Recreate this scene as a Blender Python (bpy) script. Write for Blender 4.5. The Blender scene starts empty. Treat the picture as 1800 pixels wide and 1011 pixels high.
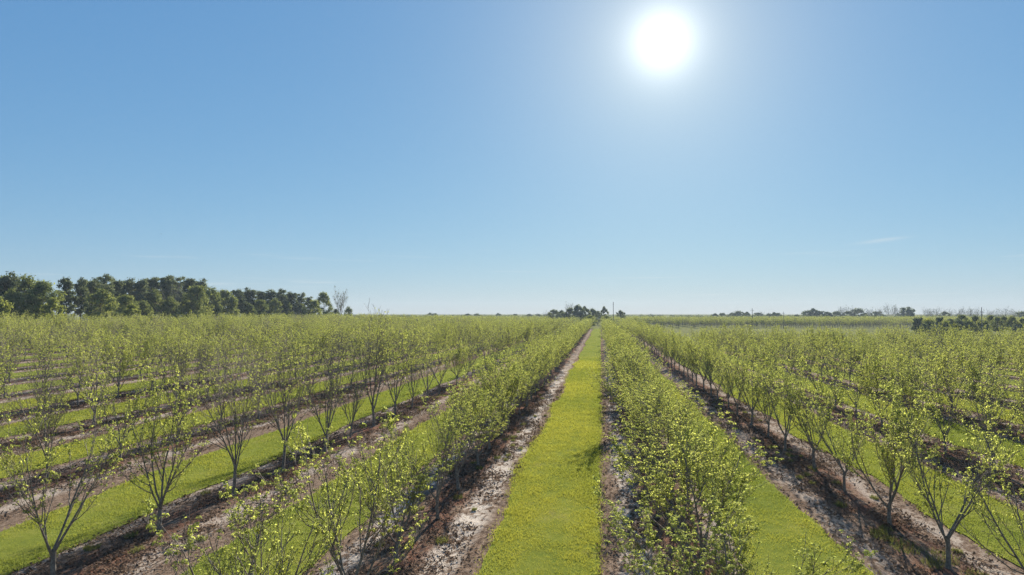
import bpy, math, random
import numpy as np
from mathutils import Vector, Matrix

random.seed(7)
RNG = np.random.default_rng(11)
R = math.radians
scene = bpy.context.scene
C = scene.collection

# ------------------------------------------------------------------ camera
CAM_H = 9.0
F = 1200.0                       # focal length in photo pixels (1800 wide)
PITCH, YAW = 2.22, 7.41
cam_data = bpy.data.cameras.new('camera')
cam_data.sensor_width = 36.0
cam_data.lens = 24.0
cam_data.clip_start = 0.1
cam_data.clip_end = 20000.0
cam = bpy.data.objects.new('camera', cam_data)
cam.location = (0, 0, CAM_H)
cam.rotation_euler = (R(90 + PITCH), 0, R(YAW))
C.objects.link(cam)
scene.camera = cam
CAM_M = cam.rotation_euler.to_matrix()

# ------------------------------------------------------------------ sun and sky
SUN_DIR = (CAM_M @ Vector(((1165 - 900) / F, (505.5 - 72) / F, -1.0))).normalized()
SUN_EL = math.asin(SUN_DIR.z)
SUN_AZ = math.atan2(SUN_DIR.x, SUN_DIR.y)          # clockwise from +Y
sun_data = bpy.data.lights.new('sun', 'SUN')
sun_data.energy = 5.0
sun_data.angle = R(0.53)
sun_data.color = (1.0, 0.93, 0.82)
sun = bpy.data.objects.new('sun', sun_data)
sun.rotation_euler = (-SUN_DIR).to_track_quat('-Z', 'Y').to_euler()
sun.location = (40, 60, 60)
C.objects.link(sun)

scene.view_settings.view_transform = 'Standard'
scene.view_settings.look = 'None'
scene.view_settings.gamma = 1.0
scene.view_settings.use_curve_mapping = False
EXPOSURE = 1.45
scene.view_settings.exposure = EXPOSURE

world = bpy.data.worlds.new('World')
scene.world = world
world.use_nodes = True
wt = world.node_tree
wt.nodes.clear()


def N(tree, kind, **kw):
    n = tree.nodes.new(kind)
    for k, v in kw.items():
        setattr(n, k, v)
    return n


def L(tree, a, b):
    tree.links.new(a, b)


def math_node(tree, op, a, b=None, c=None, clamp=False):
    n = N(tree, 'ShaderNodeMath', operation=op, use_clamp=clamp)
    for i, v in enumerate((a, b, c)):
        if v is None:
            continue
        if isinstance(v, (int, float)):
            n.inputs[i].default_value = v
        else:
            L(tree, v, n.inputs[i])
    return n.outputs[0]


def sstep(t, v, lo, hi):
    n = N(t, 'ShaderNodeMapRange', interpolation_type='SMOOTHSTEP')
    L(t, v, n.inputs['Value'])
    n.inputs['From Min'].default_value = lo
    n.inputs['From Max'].default_value = hi
    return n.outputs[0]


def build_world():
    t = wt
    out = N(t, 'ShaderNodeOutputWorld')
    bg = N(t, 'ShaderNodeBackground')
    bg.inputs['Strength'].default_value = 0.10
    sky = N(t, 'ShaderNodeTexSky', sky_type='NISHITA')
    sky.sun_disc = False
    sky.sun_elevation = SUN_EL
    sky.sun_rotation = SUN_AZ
    sky.altitude = 60
    sky.air_density = 1.0
    sky.dust_density = 0.0
    sky.ozone_density = 3.0
    # the physical sky has far more contrast than this soft spring air: compress each channel
    k = 1.0 / (0.10 * 2.0 ** EXPOSURE)
    sp = N(t, 'ShaderNodeSeparateColor')
    L(t, sky.outputs[0], sp.inputs[0])
    tint = N(t, 'ShaderNodeCombineColor')
    for ch, (gain, power) in enumerate(((0.1000, 0.72), (0.1898, 0.52), (0.3637, 0.32))):
        L(t, math_node(t, 'MULTIPLY', math_node(t, 'POWER', sp.outputs[ch], power), gain * k), tint.inputs[ch])
    # the bright aureole of a low sun in slightly milky air
    co = N(t, 'ShaderNodeTexCoord')
    dot = N(t, 'ShaderNodeVectorMath', operation='DOT_PRODUCT')
    L(t, co.outputs['Generated'], dot.inputs[0])
    dot.inputs[1].default_value = SUN_DIR
    ang = math_node(t, 'ARCCOSINE', math_node(t, 'MINIMUM', dot.outputs['Value'], 0.999999))
    deg = math_node(t, 'MULTIPLY', ang, 180 / math.pi)
    g1 = math_node(t, 'EXPONENT', math_node(t, 'MULTIPLY', math_node(t, 'POWER', math_node(t, 'DIVIDE', deg, 2.1), 2.0), -1.0))
    g2 = math_node(t, 'EXPONENT', math_node(t, 'MULTIPLY', math_node(t, 'POWER', math_node(t, 'DIVIDE', deg, 3.3), 2.0), -1.0))
    g3 = math_node(t, 'EXPONENT', math_node(t, 'DIVIDE', deg, -8.0))
    gc = N(t, 'ShaderNodeCombineColor')
    for ch, gain in enumerate((0.62, 0.52, 0.27)):
        L(t, math_node(t, 'MULTIPLY', math_node(t, 'ADD', math_node(t, 'ADD', math_node(t, 'MULTIPLY', g1, 0.5), math_node(t, 'MULTIPLY', g2, 0.18)), math_node(t, 'MULTIPLY', g3, gain)), k), gc.inputs[ch])
    # thin streaks of high cloud low over the horizon
    mp = N(t, 'ShaderNodeMapping')
    mp.inputs['Scale'].default_value = (2.2, 2.2, 55.0)
    L(t, co.outputs['Generated'], mp.inputs['Vector'])
    nz = N(t, 'ShaderNodeTexNoise')
    nz.inputs['Scale'].default_value = 2.3
    nz.inputs['Detail'].default_value = 4.0
    L(t, mp.outputs[0], nz.inputs['Vector'])
    sep = N(t, 'ShaderNodeSeparateXYZ')
    L(t, co.outputs['Generated'], sep.inputs[0])
    band = N(t, 'ShaderNodeMapRange', interpolation_type='SMOOTHSTEP')
    L(t, sep.outputs['Z'], band.inputs['Value'])
    band.inputs['From Min'].default_value = 0.13
    band.inputs['From Max'].default_value = 0.03
    cm = N(t, 'ShaderNodeMapRange', interpolation_type='SMOOTHSTEP')
    L(t, nz.outputs['Fac'], cm.inputs['Value'])
    cm.inputs['From Min'].default_value = 0.60
    cm.inputs['From Max'].default_value = 0.80
    cl = math_node(t, 'MULTIPLY', math_node(t, 'MULTIPLY', cm.outputs[0], band.outputs[0]), 0.9)
    # one small wisp of cirrus to the right
    wc = (CAM_M @ Vector(((1552 - 900) / F, (505.5 - 422) / F, -1.0))).normalized()
    wr = wc.cross(Vector((0, 0, 1))).normalized()
    wu = wr.cross(wc).normalized()
    parts = []
    for ax in (wr, wu):
        dn = N(t, 'ShaderNodeVectorMath', operation='DOT_PRODUCT')
        L(t, co.outputs['Generated'], dn.inputs[0])
        dn.inputs[1].default_value = ax
        parts.append(dn.outputs['Value'])
    u, v = parts
    v = math_node(t, 'SUBTRACT', v, math_node(t, 'MULTIPLY', u, 0.10))
    e = math_node(t, 'ADD', math_node(t, 'POWER', math_node(t, 'DIVIDE', math_node(t, 'ABSOLUTE', u), 0.026), 2.0), math_node(t, 'POWER', math_node(t, 'DIVIDE', math_node(t, 'ABSOLUTE', v), 0.0022), 2.0))
    wisp = math_node(t, 'MULTIPLY', math_node(t, 'EXPONENT', math_node(t, 'MULTIPLY', e, -1.0)), sstep(t, nz.outputs['Fac'], 0.25, 0.6))
    front = math_node(t, 'GREATER_THAN', dot.outputs['Value'], 0.5)
    cl = math_node(t, 'MAXIMUM', cl, math_node(t, 'MULTIPLY', math_node(t, 'MULTIPLY', wisp, front), 0.8))
    add = N(t, 'ShaderNodeMix', data_type='RGBA', blend_type='ADD')
    add.inputs['Factor'].default_value = 1.0
    L(t, tint.outputs[0], add.inputs['A'])
    L(t, gc.outputs[0], add.inputs['B'])
    add2 = N(t, 'ShaderNodeMix', data_type='RGBA', blend_type='MIX')
    add2.clamp_factor = True
    L(t, math_node(t, 'MULTIPLY', cl, 0.5), add2.inputs['Factor'])
    L(t, add.outputs['Result'], add2.inputs['A'])
    add2.inputs['B'].default_value = (0.75 * k, 0.80 * k, 0.82 * k, 1)
    L(t, add2.outputs['Result'], bg.inputs['Color'])
    L(t, bg.outputs[0], out.inputs['Surface'])


build_world()
scene.cycles.use_denoising = True
scene.cycles.denoiser = 'OPENIMAGEDENOISE'
scene.cycles.denoising_input_passes = 'RGB_ALBEDO_NORMAL'
scene.cycles.denoising_prefilter = 'NONE'
scene.cycles.max_bounces = 6
scene.cycles.diffuse_bounces = 3
scene.cycles.transmission_bounces = 4
scene.cycles.transparent_max_bounces = 4
scene.cycles.volume_bounces = 0
scene.cycles.caustics_reflective = False
scene.cycles.caustics_refractive = False
scene.cycles.sample_clamp_indirect = 4.0


# ------------------------------------------------------------------ helpers
def at(px, depth, z=0.0):
    """World point seen at photo column px, at a depth along the optical axis (level)."""
    a = R(YAW)
    fwd = Vector((-math.sin(a), math.cos(a), 0))
    rgt = Vector((math.cos(a), math.sin(a), 0))
    p = fwd * depth + rgt * (depth * (px - 900.0) / F)
    return Vector((p.x, p.y, z))


def project(x, y, z):
    v = CAM_M.transposed() @ (Vector((x, y, z)) - cam.location)
    if v.z > -0.5:
        return None
    return 900 + F * v.x / -v.z, 505.5 - F * v.y / -v.z, -v.z


_TAB = np.random.default_rng(5).random((256, 256))


def vnoise(x, y, s=0):
    x = np.asarray(x, float) + 17.3 * s
    y = np.asarray(y, float) + 41.7 * s
    xi, yi = np.floor(x).astype(int), np.floor(y).astype(int)
    fx, fy = x - xi, y - yi
    fx, fy = fx * fx * (3 - 2 * fx), fy * fy * (3 - 2 * fy)
    g = lambda i, j: _TAB[(i + 7 * s) & 255, j & 255]
    return (g(xi, yi) * (1 - fx) + g(xi + 1, yi) * fx) * (1 - fy) + (g(xi, yi + 1) * (1 - fx) + g(xi + 1, yi + 1) * fx) * fy


def ss(v, lo, hi):
    f = np.clip((np.asarray(v, float) - lo) / (hi - lo), 0, 1)
    return f * f * (3 - 2 * f)


def terrain(x, y):
    """The land rises gently to the left and falls into a shallow swale on the right."""
    x, y = np.asarray(x, float), np.asarray(y, float)
    up = 2.1 * ss(-x, 30, 135) * ss(y, 20, 90) * (1 - 0.8 * ss(y, 330, 520))
    down = -0.75 * ss(x, 14, 52) * ss(y, 60, 165) * (1 - ss(y, 270, 415))
    return up + down


def make_mesh(name, verts, tris=None, quads=None, mat=None, smooth=False, attrs=None):
    me = bpy.data.meshes.new(name)
    verts = np.asarray(verts, np.float32).reshape(-1, 3)
    tris = np.zeros((0, 3), np.int32) if tris is None or len(tris) == 0 else np.asarray(tris, np.int32).reshape(-1, 3)
    quads = np.zeros((0, 4), np.int32) if quads is None or len(quads) == 0 else np.asarray(quads, np.int32).reshape(-1, 4)
    nt, nq = len(tris), len(quads)
    me.vertices.add(len(verts))
    me.vertices.foreach_set('co', verts.ravel())
    me.loops.add(nt * 3 + nq * 4)
    me.loops.foreach_set('vertex_index', np.concatenate([tris.ravel(), quads.ravel()]))
    me.polygons.add(nt + nq)
    starts = np.concatenate([np.arange(nt) * 3, nt * 3 + np.arange(nq) * 4]).astype(np.int32)
    me.polygons.foreach_set('loop_start', starts)
    if smooth:
        me.polygons.foreach_set('use_smooth', np.ones(nt + nq, bool))
    me.update(calc_edges=True)
    for k, v in (attrs or {}).items():
        a = me.attributes.new(k, 'FLOAT', 'POINT')
        a.data.foreach_set('value', np.asarray(v, np.float32))
    if mat:
        me.materials.append(mat)
    return me


def link(name, me, parent=None, kind=None, label=None, cat=None, group=None):
    o = bpy.data.objects.new(name, me)
    C.objects.link(o)
    if parent is not None:
        o.parent = parent
    tag(o, label, cat, group, kind)
    return o


def tag(o, label=None, cat=None, group=None, kind=None):
    for k, v in (('label', label), ('category', cat), ('group', group), ('kind', kind)):
        if v:
            o[k] = v


class Tubes:
    def __init__(self):
        self.v, self.q, self.n = [], [], 0

    def add(self, pts, rad, sides):
        pts = np.asarray(pts, float)
        n = len(pts)
        t = np.gradient(pts, axis=0)
        t /= np.linalg.norm(t, axis=1)[:, None] + 1e-9
        m = t.mean(0)
        ref = np.array((1.0, 0, 0)) if abs(m[0]) < 0.6 else np.array((0, 1.0, 0))
        u = np.cross(t, ref)
        u /= np.linalg.norm(u, axis=1)[:, None] + 1e-9
        w = np.cross(t, u)
        a = np.arange(sides) * (2 * math.pi / sides)
        ring = pts[:, None, :] + np.asarray(rad)[:, None, None] * (np.cos(a)[None, :, None] * u[:, None, :] + np.sin(a)[None, :, None] * w[:, None, :])
        self.v.append(ring.reshape(-1, 3))
        i, j = np.meshgrid(np.arange(n - 1), np.arange(sides), indexing='ij')
        b = self.n
        j2 = (j + 1) % sides
        q = np.stack([b + i * sides + j, b + i * sides + j2, b + (i + 1) * sides + j2, b + (i + 1) * sides + j], -1)
        self.q.append(q.reshape(-1, 4))
        self.n += n * sides

    def mesh(self, name, mat):
        return make_mesh(name, np.concatenate(self.v), quads=np.concatenate(self.q), mat=mat, smooth=True)


# ------------------------------------------------------------------ materials
def new_mat(name):
    m = bpy.data.materials.new(name)
    m.use_nodes = True
    m.node_tree.nodes.clear()
    return m, m.node_tree


def ramp(t, fac, stops):
    n = N(t, 'ShaderNodeValToRGB')
    while len(n.color_ramp.elements) < len(stops):
        n.color_ramp.elements.new(0.5)
    for e, (p, c) in zip(n.color_ramp.elements, stops):
        e.position = p
        e.color = (*c, 1)
    L(t, fac, n.inputs[0])
    return n.outputs[0]


def mixc(t, fac, a, b):
    n = N(t, 'ShaderNodeMix', data_type='RGBA')
    for s, v in (('Factor', fac), ('A', a), ('B', b)):
        if isinstance(v, (int, float)):
            n.inputs[s].default_value = v
        elif isinstance(v, tuple):
            n.inputs[s].default_value = (*v, 1)
        else:
            L(t, v, n.inputs[s])
    return n.outputs['Result']


def noise(t, vec, scale, detail=4.0, rough=0.55):
    n = N(t, 'ShaderNodeTexNoise')
    n.inputs['Scale'].default_value = scale
    n.inputs['Detail'].default_value = detail
    n.inputs['Roughness'].default_value = rough
    if vec is not None:
        L(t, vec, n.inputs['Vector'])
    return n.outputs['Fac']


def leaf_material(name, dark, light, trans_gain=1.0, trans_mix=0.5, gloss=0.04):
    """Thin leaf: diffuse both sides plus light passing through; tint varies leaf by leaf and tree by tree."""
    m, t = new_mat(name)
    out = N(t, 'ShaderNodeOutputMaterial')
    at_ = N(t, 'ShaderNodeAttribute', attribute_name='tint')
    oi = N(t, 'ShaderNodeObjectInfo')
    f = math_node(t, 'ADD', math_node(t, 'MULTIPLY', at_.outputs['Fac'], 0.75), math_node(t, 'MULTIPLY', oi.outputs['Random'], 0.25))
    col = mixc(t, f, dark, light)
    d = N(t, 'ShaderNodeBsdfDiffuse')
    L(t, col, d.inputs['Color'])
    tr = N(t, 'ShaderNodeBsdfTranslucent')
    g = N(t, 'ShaderNodeMix', data_type='RGBA', blend_type='MULTIPLY')
    g.inputs['Factor'].default_value = 1.0
    L(t, col, g.inputs['A'])
    g.inputs['B'].default_value = (1.22 * trans_gain, 1.14 * trans_gain, 0.75 * trans_gain, 1)
    L(t, g.outputs['Result'], tr.inputs['Color'])
    mx = N(t, 'ShaderNodeMixShader')
    mx.inputs[0].default_value = trans_mix
    L(t, d.outputs[0], mx.inputs[1])
    L(t, tr.outputs[0], mx.inputs[2])
    gl = N(t, 'ShaderNodeBsdfGlossy')
    gl.inputs['Roughness'].default_value = 0.6
    mg = N(t, 'ShaderNodeMixShader')
    mg.inputs[0].default_value = gloss
    L(t, mx.outputs[0], mg.inputs[1])
    L(t, gl.outputs[0], mg.inputs[2])
    L(t, mg.outputs[0], out.inputs['Surface'])
    return m


def simple_material(name, c1, c2, scale, rough=0.9, bump=0.0):
    m, t = new_mat(name)
    out = N(t, 'ShaderNodeOutputMaterial')
    p = N(t, 'ShaderNodeBsdfPrincipled')
    p.inputs['Roughness'].default_value = rough
    p.inputs['Specular IOR Level'].default_value = 0.2
    co = N(t, 'ShaderNodeTexCoord')
    f = noise(t, co.outputs['Object'], scale, 5)
    L(t, mixc(t, sstep(t, f, 0.3, 0.7), c1, c2), p.inputs['Base Color'])
    if bump:
        b = N(t, 'ShaderNodeBump')
        b.inputs['Strength'].default_value = bump
        b.inputs['Distance'].default_value = 0.02
        L(t, f, b.inputs['Height'])
        L(t, b.outputs[0], p.inputs['Normal'])
    L(t, p.outputs[0], out.inputs['Surface'])
    return m


M_LEAF = leaf_material('young_pecan_leaf', (0.176, 0.218, 0.068), (0.330, 0.355, 0.112), 1.85, 0.57, 0.004)
M_BLADE = leaf_material('grass_blade', (0.080, 0.122, 0.028), (0.238, 0.250, 0.050), 1.2, 0.5, 0.004)
M_PINE = leaf_material('pine_needles', (0.060, 0.086, 0.060), (0.175, 0.205, 0.110), 1.0, 0.40, 0.008)
M_OAK = leaf_material('hardwood_leaf', (0.066, 0.098, 0.040), (0.255, 0.285, 0.095), 1.15, 0.40, 0.008)
M_LIME = leaf_material('spring_leaf', (0.115, 0.150, 0.042), (0.26, 0.285, 0.075), 1.2, 0.45, 0.008)
M_CEDAR = leaf_material('cedar_leaf', (0.060, 0.088, 0.056), (0.165, 0.200, 0.100), 1.0, 0.42, 0.008)
M_FAR = leaf_material('far_leaf', (0.065, 0.092, 0.052), (0.15, 0.175, 0.08), 1.1, 0.45, 0.01)
M_WEED = leaf_material('weed_blade', (0.075, 0.100, 0.034), (0.235, 0.225, 0.090), 1.0, 0.45, 0.004)
M_LITTER = leaf_material('fallen_leaf', (0.060, 0.034, 0.024), (0.25, 0.17, 0.115), 0.6, 0.25, 0.004)
M_BARK = simple_material('pecan_bark', (0.125, 0.100, 0.078), (0.26, 0.225, 0.185), 9.0, 0.9, 0.4)
M_DBARK = simple_material('dark_bark', (0.045, 0.036, 0.03), (0.10, 0.085, 0.07), 3.0, 0.9)
M_GREYBARK = simple_material('bare_twig', (0.14, 0.13, 0.12), (0.24, 0.22, 0.20), 3.0, 0.9)
M_POLE = simple_material('weathered_pole', (0.10, 0.085, 0.07), (0.19, 0.165, 0.14), 4.0, 0.85)
M_METAL = simple_material('grey_insulator', (0.25, 0.26, 0.27), (0.34, 0.35, 0.36), 6.0, 0.5)
M_BIRD = simple_material('dark_feather', (0.02, 0.02, 0.022), (0.05, 0.048, 0.045), 20.0, 0.7)


def soil_material():
    m, t = new_mat('orchard_soil')
    out = N(t, 'ShaderNodeOutputMaterial')
    p = N(t, 'ShaderNodeBsdfDiffuse')
    co = N(t, 'ShaderNodeTexCoord')
    o = co.outputs['Object']
    mp = N(t, 'ShaderNodeMapping')
    mp.inputs['Scale'].default_value = (1.0, 0.45, 1.0)
    L(t, o, mp.inputs['Vector'])
    s = mp.outputs[0]
    ac = N(t, 'ShaderNodeAttribute', attribute_name='across').outputs['Fac']
    orch = N(t, 'ShaderNodeAttribute', attribute_name='orchard').outputs['Fac']
    wob = math_node(t, 'ADD', ac, math_node(t, 'MULTIPLY', math_node(t, 'SUBTRACT', noise(t, s, 0.35, 3), 0.5), 1.6))
    n1 = noise(t, s, 1.1, 6, 0.62)
    n2 = noise(t, s, 5.5, 6, 0.7)
    n3 = noise(t, o, 28.0, 4, 0.7)
    mix23 = math_node(t, 'ADD', math_node(t, 'MULTIPLY', n2, 0.5), math_node(t, 'MULTIPLY', n3, 0.5))
    base = mixc(t, sstep(t, mix23, 0.40, 0.62), (0.092, 0.062, 0.044), (0.280, 0.207, 0.152))
    # reddish leaf litter close to the trunks
    near = sstep(t, math_node(t, 'ABSOLUTE', wob), 1.7, 0.2)
    redm = math_node(t, 'MULTIPLY', near, sstep(t, n1, 0.40, 0.58))
    red = mixc(t, sstep(t, n3, 0.35, 0.65), (0.105, 0.052, 0.036), (0.235, 0.115, 0.074))
    base = mixc(t, math_node(t, 'MULTIPLY', redm, 0.9), base, red)
    # pale washed sand on the wheel tracks either side
    right = sstep(t, math_node(t, 'ABSOLUTE', math_node(t, 'SUBTRACT', wob, 1.55)), 0.95, 0.25)
    left = sstep(t, math_node(t, 'ABSOLUTE', math_node(t, 'ADD', wob, 2.0)), 0.85, 0.2)
    sm = math_node(t, 'MAXIMUM', right, math_node(t, 'MULTIPLY', left, 0.85))
    sn = math_node(t, 'ADD', math_node(t, 'MULTIPLY', n1, 0.55), math_node(t, 'MULTIPLY', n2, 0.45))
    ctr = N(t, 'ShaderNodeAttribute', attribute_name='sandy').outputs['Fac']
    sandm = math_node(t, 'MULTIPLY', math_node(t, 'MULTIPLY', sm, ctr), sstep(t, sn, 0.44, 0.525))
    sandm = math_node(t, 'MULTIPLY', sandm, sstep(t, n3, 0.34, 0.46))
    sand = mixc(t, sstep(t, n3, 0.35, 0.7), (0.45, 0.385, 0.32), (0.63, 0.575, 0.505))
    base = mixc(t, math_node(t, 'MULTIPLY', sandm, 0.92), base, sand)
    # outside the orchard block: dry pasture
    past = mixc(t, noise(t, o, 0.03, 5), (0.12, 0.135, 0.050), (0.21, 0.20, 0.09))
    base = mixc(t, orch, past, base)
    L(t, base, p.inputs['Color'])
    h = math_node(t, 'ADD', math_node(t, 'MULTIPLY', n2, 0.7), math_node(t, 'MULTIPLY', n3, 0.3))
    b = N(t, 'ShaderNodeBump')
    b.inputs['Strength'].default_value = 0.9
    b.inputs['Distance'].default_value = 0.10
    L(t, h, b.inputs['Height'])
    L(t, b.outputs[0], p.inputs['Normal'])
    L(t, p.outputs[0], out.inputs['Surface'])
    return m


def turf_material():
    m, t = new_mat('mown_turf')
    out = N(t, 'ShaderNodeOutputMaterial')
    co = N(t, 'ShaderNodeTexCoord')
    o = co.outputs['Object']
    n1 = noise(t, o, 0.22, 4)
    n2 = noise(t, o, 2.2, 5, 0.65)
    n3 = noise(t, o, 22.0, 3, 0.7)
    f = math_node(t, 'ADD', math_node(t, 'MULTIPLY', n1, 0.5), math_node(t, 'MULTIPLY', n2, 0.5))
    col = ramp(t, f, [(0.34, (0.125, 0.165, 0.034)), (0.52, (0.210, 0.235, 0.045)), (0.68, (0.29, 0.28, 0.075))])
    col = mixc(t, math_node(t, 'MULTIPLY', sstep(t, noise(t, o, 0.6, 4), 0.58, 0.75), 0.5), col, (0.27, 0.23, 0.10))
    col = mixc(t, math_node(t, 'MULTIPLY', sstep(t, n3, 0.55, 0.35), 0.35), col, (0.08, 0.095, 0.02))
    d = N(t, 'ShaderNodeBsdfDiffuse')
    L(t, col, d.inputs['Color'])
    b = N(t, 'ShaderNodeBump')
    b.inputs['Strength'].default_value = 1.0
    b.inputs['Distance'].default_value = 0.12
    L(t, math_node(t, 'ADD', math_node(t, 'MULTIPLY', n3, 0.7), math_node(t, 'MULTIPLY', n2, 0.4)), b.inputs['Height'])
    L(t, b.outputs[0], d.inputs['Normal'])
    L(t, d.outputs[0], out.inputs['Surface'])
    return m


M_SOIL = soil_material()
M_TURF = turf_material()

# ------------------------------------------------------------------ rows of the orchard
ROWS = [3.2, 12.1, 22.0, 31.2, 40.8]
while ROWS[-1] < 400:
    ROWS.append(ROWS[-1] + 9.6)
LEFT = [-7.3, -18.0, -29.2, -40.0]
while LEFT[-1] > -390:
    LEFT.append(LEFT[-1] - 10.6)
ROWS = sorted(LEFT + ROWS)
ROWS_A = np.array(ROWS)
I0 = ROWS.index(-7.3)                       # first row left of the central lane
BLOCK_END = 418.0


def row_end(x):
    """Where the near block ends along a row."""
    if x > 16:
        return 172.0 + 10 * math.sin(x * 0.21)
    return BLOCK_END


# grass lanes: (left edge, right edge) between neighbouring rows
LANES = []
for i in range(len(ROWS) - 1):
    a, b = ROWS[i], ROWS[i + 1]
    c = (a + b) / 2
    w = 2.2
    lo, hi = c - w, c + w
    if i == I0:
        lo, hi = -4.60, -0.10
    elif i == I0 + 1:
        lo, hi = 4.9, 9.1
    elif i == I0 - 2:
        lo, hi = -24.9, -20.3
    elif i == I0 - 1:
        lo, hi = -14.6, -10.3
    elif i == I0 + 2:
        lo, hi = 14.5, 18.9
    LANES.append((lo, hi))


def lane_edges(i, y):
    lo, hi = LANES[i]
    y = np.asarray(y, float)
    s = i % 19
    ampL = 0.46
    ampR = 0.10 if i == I0 else 0.30
    e0 = lo + ampL * (vnoise(y / 7.0, y * 0 + 3.3, s) - 0.5) * 2 + 0.10 * (vnoise(y / 0.9, y * 0 + 8.1, s) - 0.5) * 2
    e1 = hi + ampR * (vnoise(y / 6.0, y * 0 + 13.7, s) - 0.5) * 2 + 0.08 * (vnoise(y / 0.8, y * 0 + 21.9, s) - 0.5) * 2
    return e0, e1


# ------------------------------------------------------------------ ground sheet
def build_ground():
    def steps(lo, hi, fine_lo, fine_hi, d0, grow):
        v = list(np.arange(fine_lo, fine_hi, d0))
        d, p = d0, v[-1]
        while p < hi:
            d *= grow
            p += d
            v.append(p)
        d, p, pre = d0, v[0], []
        while p > lo:
            d *= grow
            p -= d
            pre.append(p)
        return np.array(pre[::-1] + v)
    xs = np.arange(-34, 30, 0.16)
    # rows and lane centres as columns further out so the strip attribute stays exact
    far = []
    for i, r in enumerate(ROWS):
        for dx in (-4.0, -2.0, 0.0, 2.0, 4.0):
            if r + dx < -34.2 or r + dx > 30.2:
                far.append(r + dx)
    xs = np.sort(np.concatenate([xs, far, [-9000, -5000, -2500, -1200, -700, 700, 1200, 2500, 5000, 9000]]))
    ys = steps(-4000, 12000, 16.0, 62.0, 0.16, 1.09)
    X, Y = np.meshgrid(xs, ys, indexing='xy')
    k = np.abs(X[..., None] - ROWS_A).argmin(-1) if X.size * len(ROWS) < 4e6 else None
    if k is None:
        kx = np.abs(xs[:, None] - ROWS_A).argmin(-1)
        k = np.broadcast_to(kx, X.shape)
    across = X - ROWS_A[k]
    orch = ((Y > -80) & (Y < 700) & (X > -152) & (X < 330)).astype(float)
    orch *= np.where((X > 17) & (Y > 178) & (Y < 448), 0.0, 1.0)
    orch *= np.where(Y > 421, 0.0, 1.0)
    sandy = np.where((xs > -9.9) & (xs < 2.0), 1.0, 0.5)[None, :] * (1 - 0.6 * ss(ys, 60, 160))[:, None]
    fine = (X > -34) & (X < 30) & (Y > 14) & (Y < 90)
    Z = (vnoise(X / 1.3, Y / 2.4, 1) - 0.5) * 0.07 + (vnoise(X / 0.42, Y / 0.55, 2) - 0.5) * 0.05 + (vnoise(X / 0.2, Y / 0.22, 3) - 0.5) * 0.03
    # wheel ruts and the low mound along each row
    Z += 0.05 * np.exp(-(across / 1.0) ** 2) - 0.03 * np.exp(-((across - 1.7) / 0.35) ** 2)
    inlane = np.zeros(len(xs))
    for lo, hi in LANES:
        inlane = np.maximum(inlane, np.clip((np.minimum(xs - lo, hi - xs) + 0.15) / 0.5, 0, 1))
    Z *= fine * (1 - inlane)[None, :]
    Z += terrain(X, Y) - 0.02 - 0.10 * ss(Y, 80, 140)
    nx, ny = len(xs), len(ys)
    i, j = np.meshgrid(np.arange(nx - 1), np.arange(ny - 1), indexing='xy')
    b = j * nx + i
    q = np.stack([b, b + 1, b + nx + 1, b + nx], -1).reshape(-1, 4)
    V = np.stack([X, Y, Z], -1).reshape(-1, 3)
    me = make_mesh('ground', V, quads=q, mat=M_SOIL, smooth=True, attrs={'across': across.ravel(), 'orchard': orch.ravel(), 'sandy': np.broadcast_to(sandy, X.shape).ravel()})
    link('ground', me, kind='structure', label='bare sandy orchard soil with reddish leaf litter', cat=None)


build_ground()


def build_lanes():
    for i, (lo, hi) in enumerate(LANES):
        c = (lo + hi) / 2
        if c < -152 or c > 330:
            continue
        end = row_end(c) + 4
        near = -34 < c < 30
        ys = [2.0]
        while ys[-1] < end:
            ys.append(ys[-1] + (0.3 if near and ys[-1] < 90 else 2.0 + ys[-1] * 0.01))
        ys = np.array(ys)
        e0, e1 = lane_edges(i, ys)
        nx = 5
        f = np.linspace(0, 1, nx)
        X = e0[:, None] * (1 - f) + e1[:, None] * f
        Y = np.repeat(ys[:, None], nx, 1)
        Z = 0.022 + 0.03 * (1 - (2 * f - 1) ** 2)[None, :] + terrain(X, Y)
        n = len(ys)
        a, b = np.meshgrid(np.arange(nx - 1), np.arange(n - 1), indexing='xy')
        s = b * nx + a
        q = np.stack([s, s + 1, s + nx + 1, s + nx], -1).reshape(-1, 4)
        me = make_mesh('grass_lane', np.stack([X, Y, Z], -1), quads=q, mat=M_TURF, smooth=True)
        k = i - I0
        lab = 'mown grass lane running straight from the camera to the horizon' if k == 0 else 'mown grass lane between two orchard rows'
        link('grass_lane', me, kind='structure', label=lab, group='grass lanes between the tree rows')

build_lanes()


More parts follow.
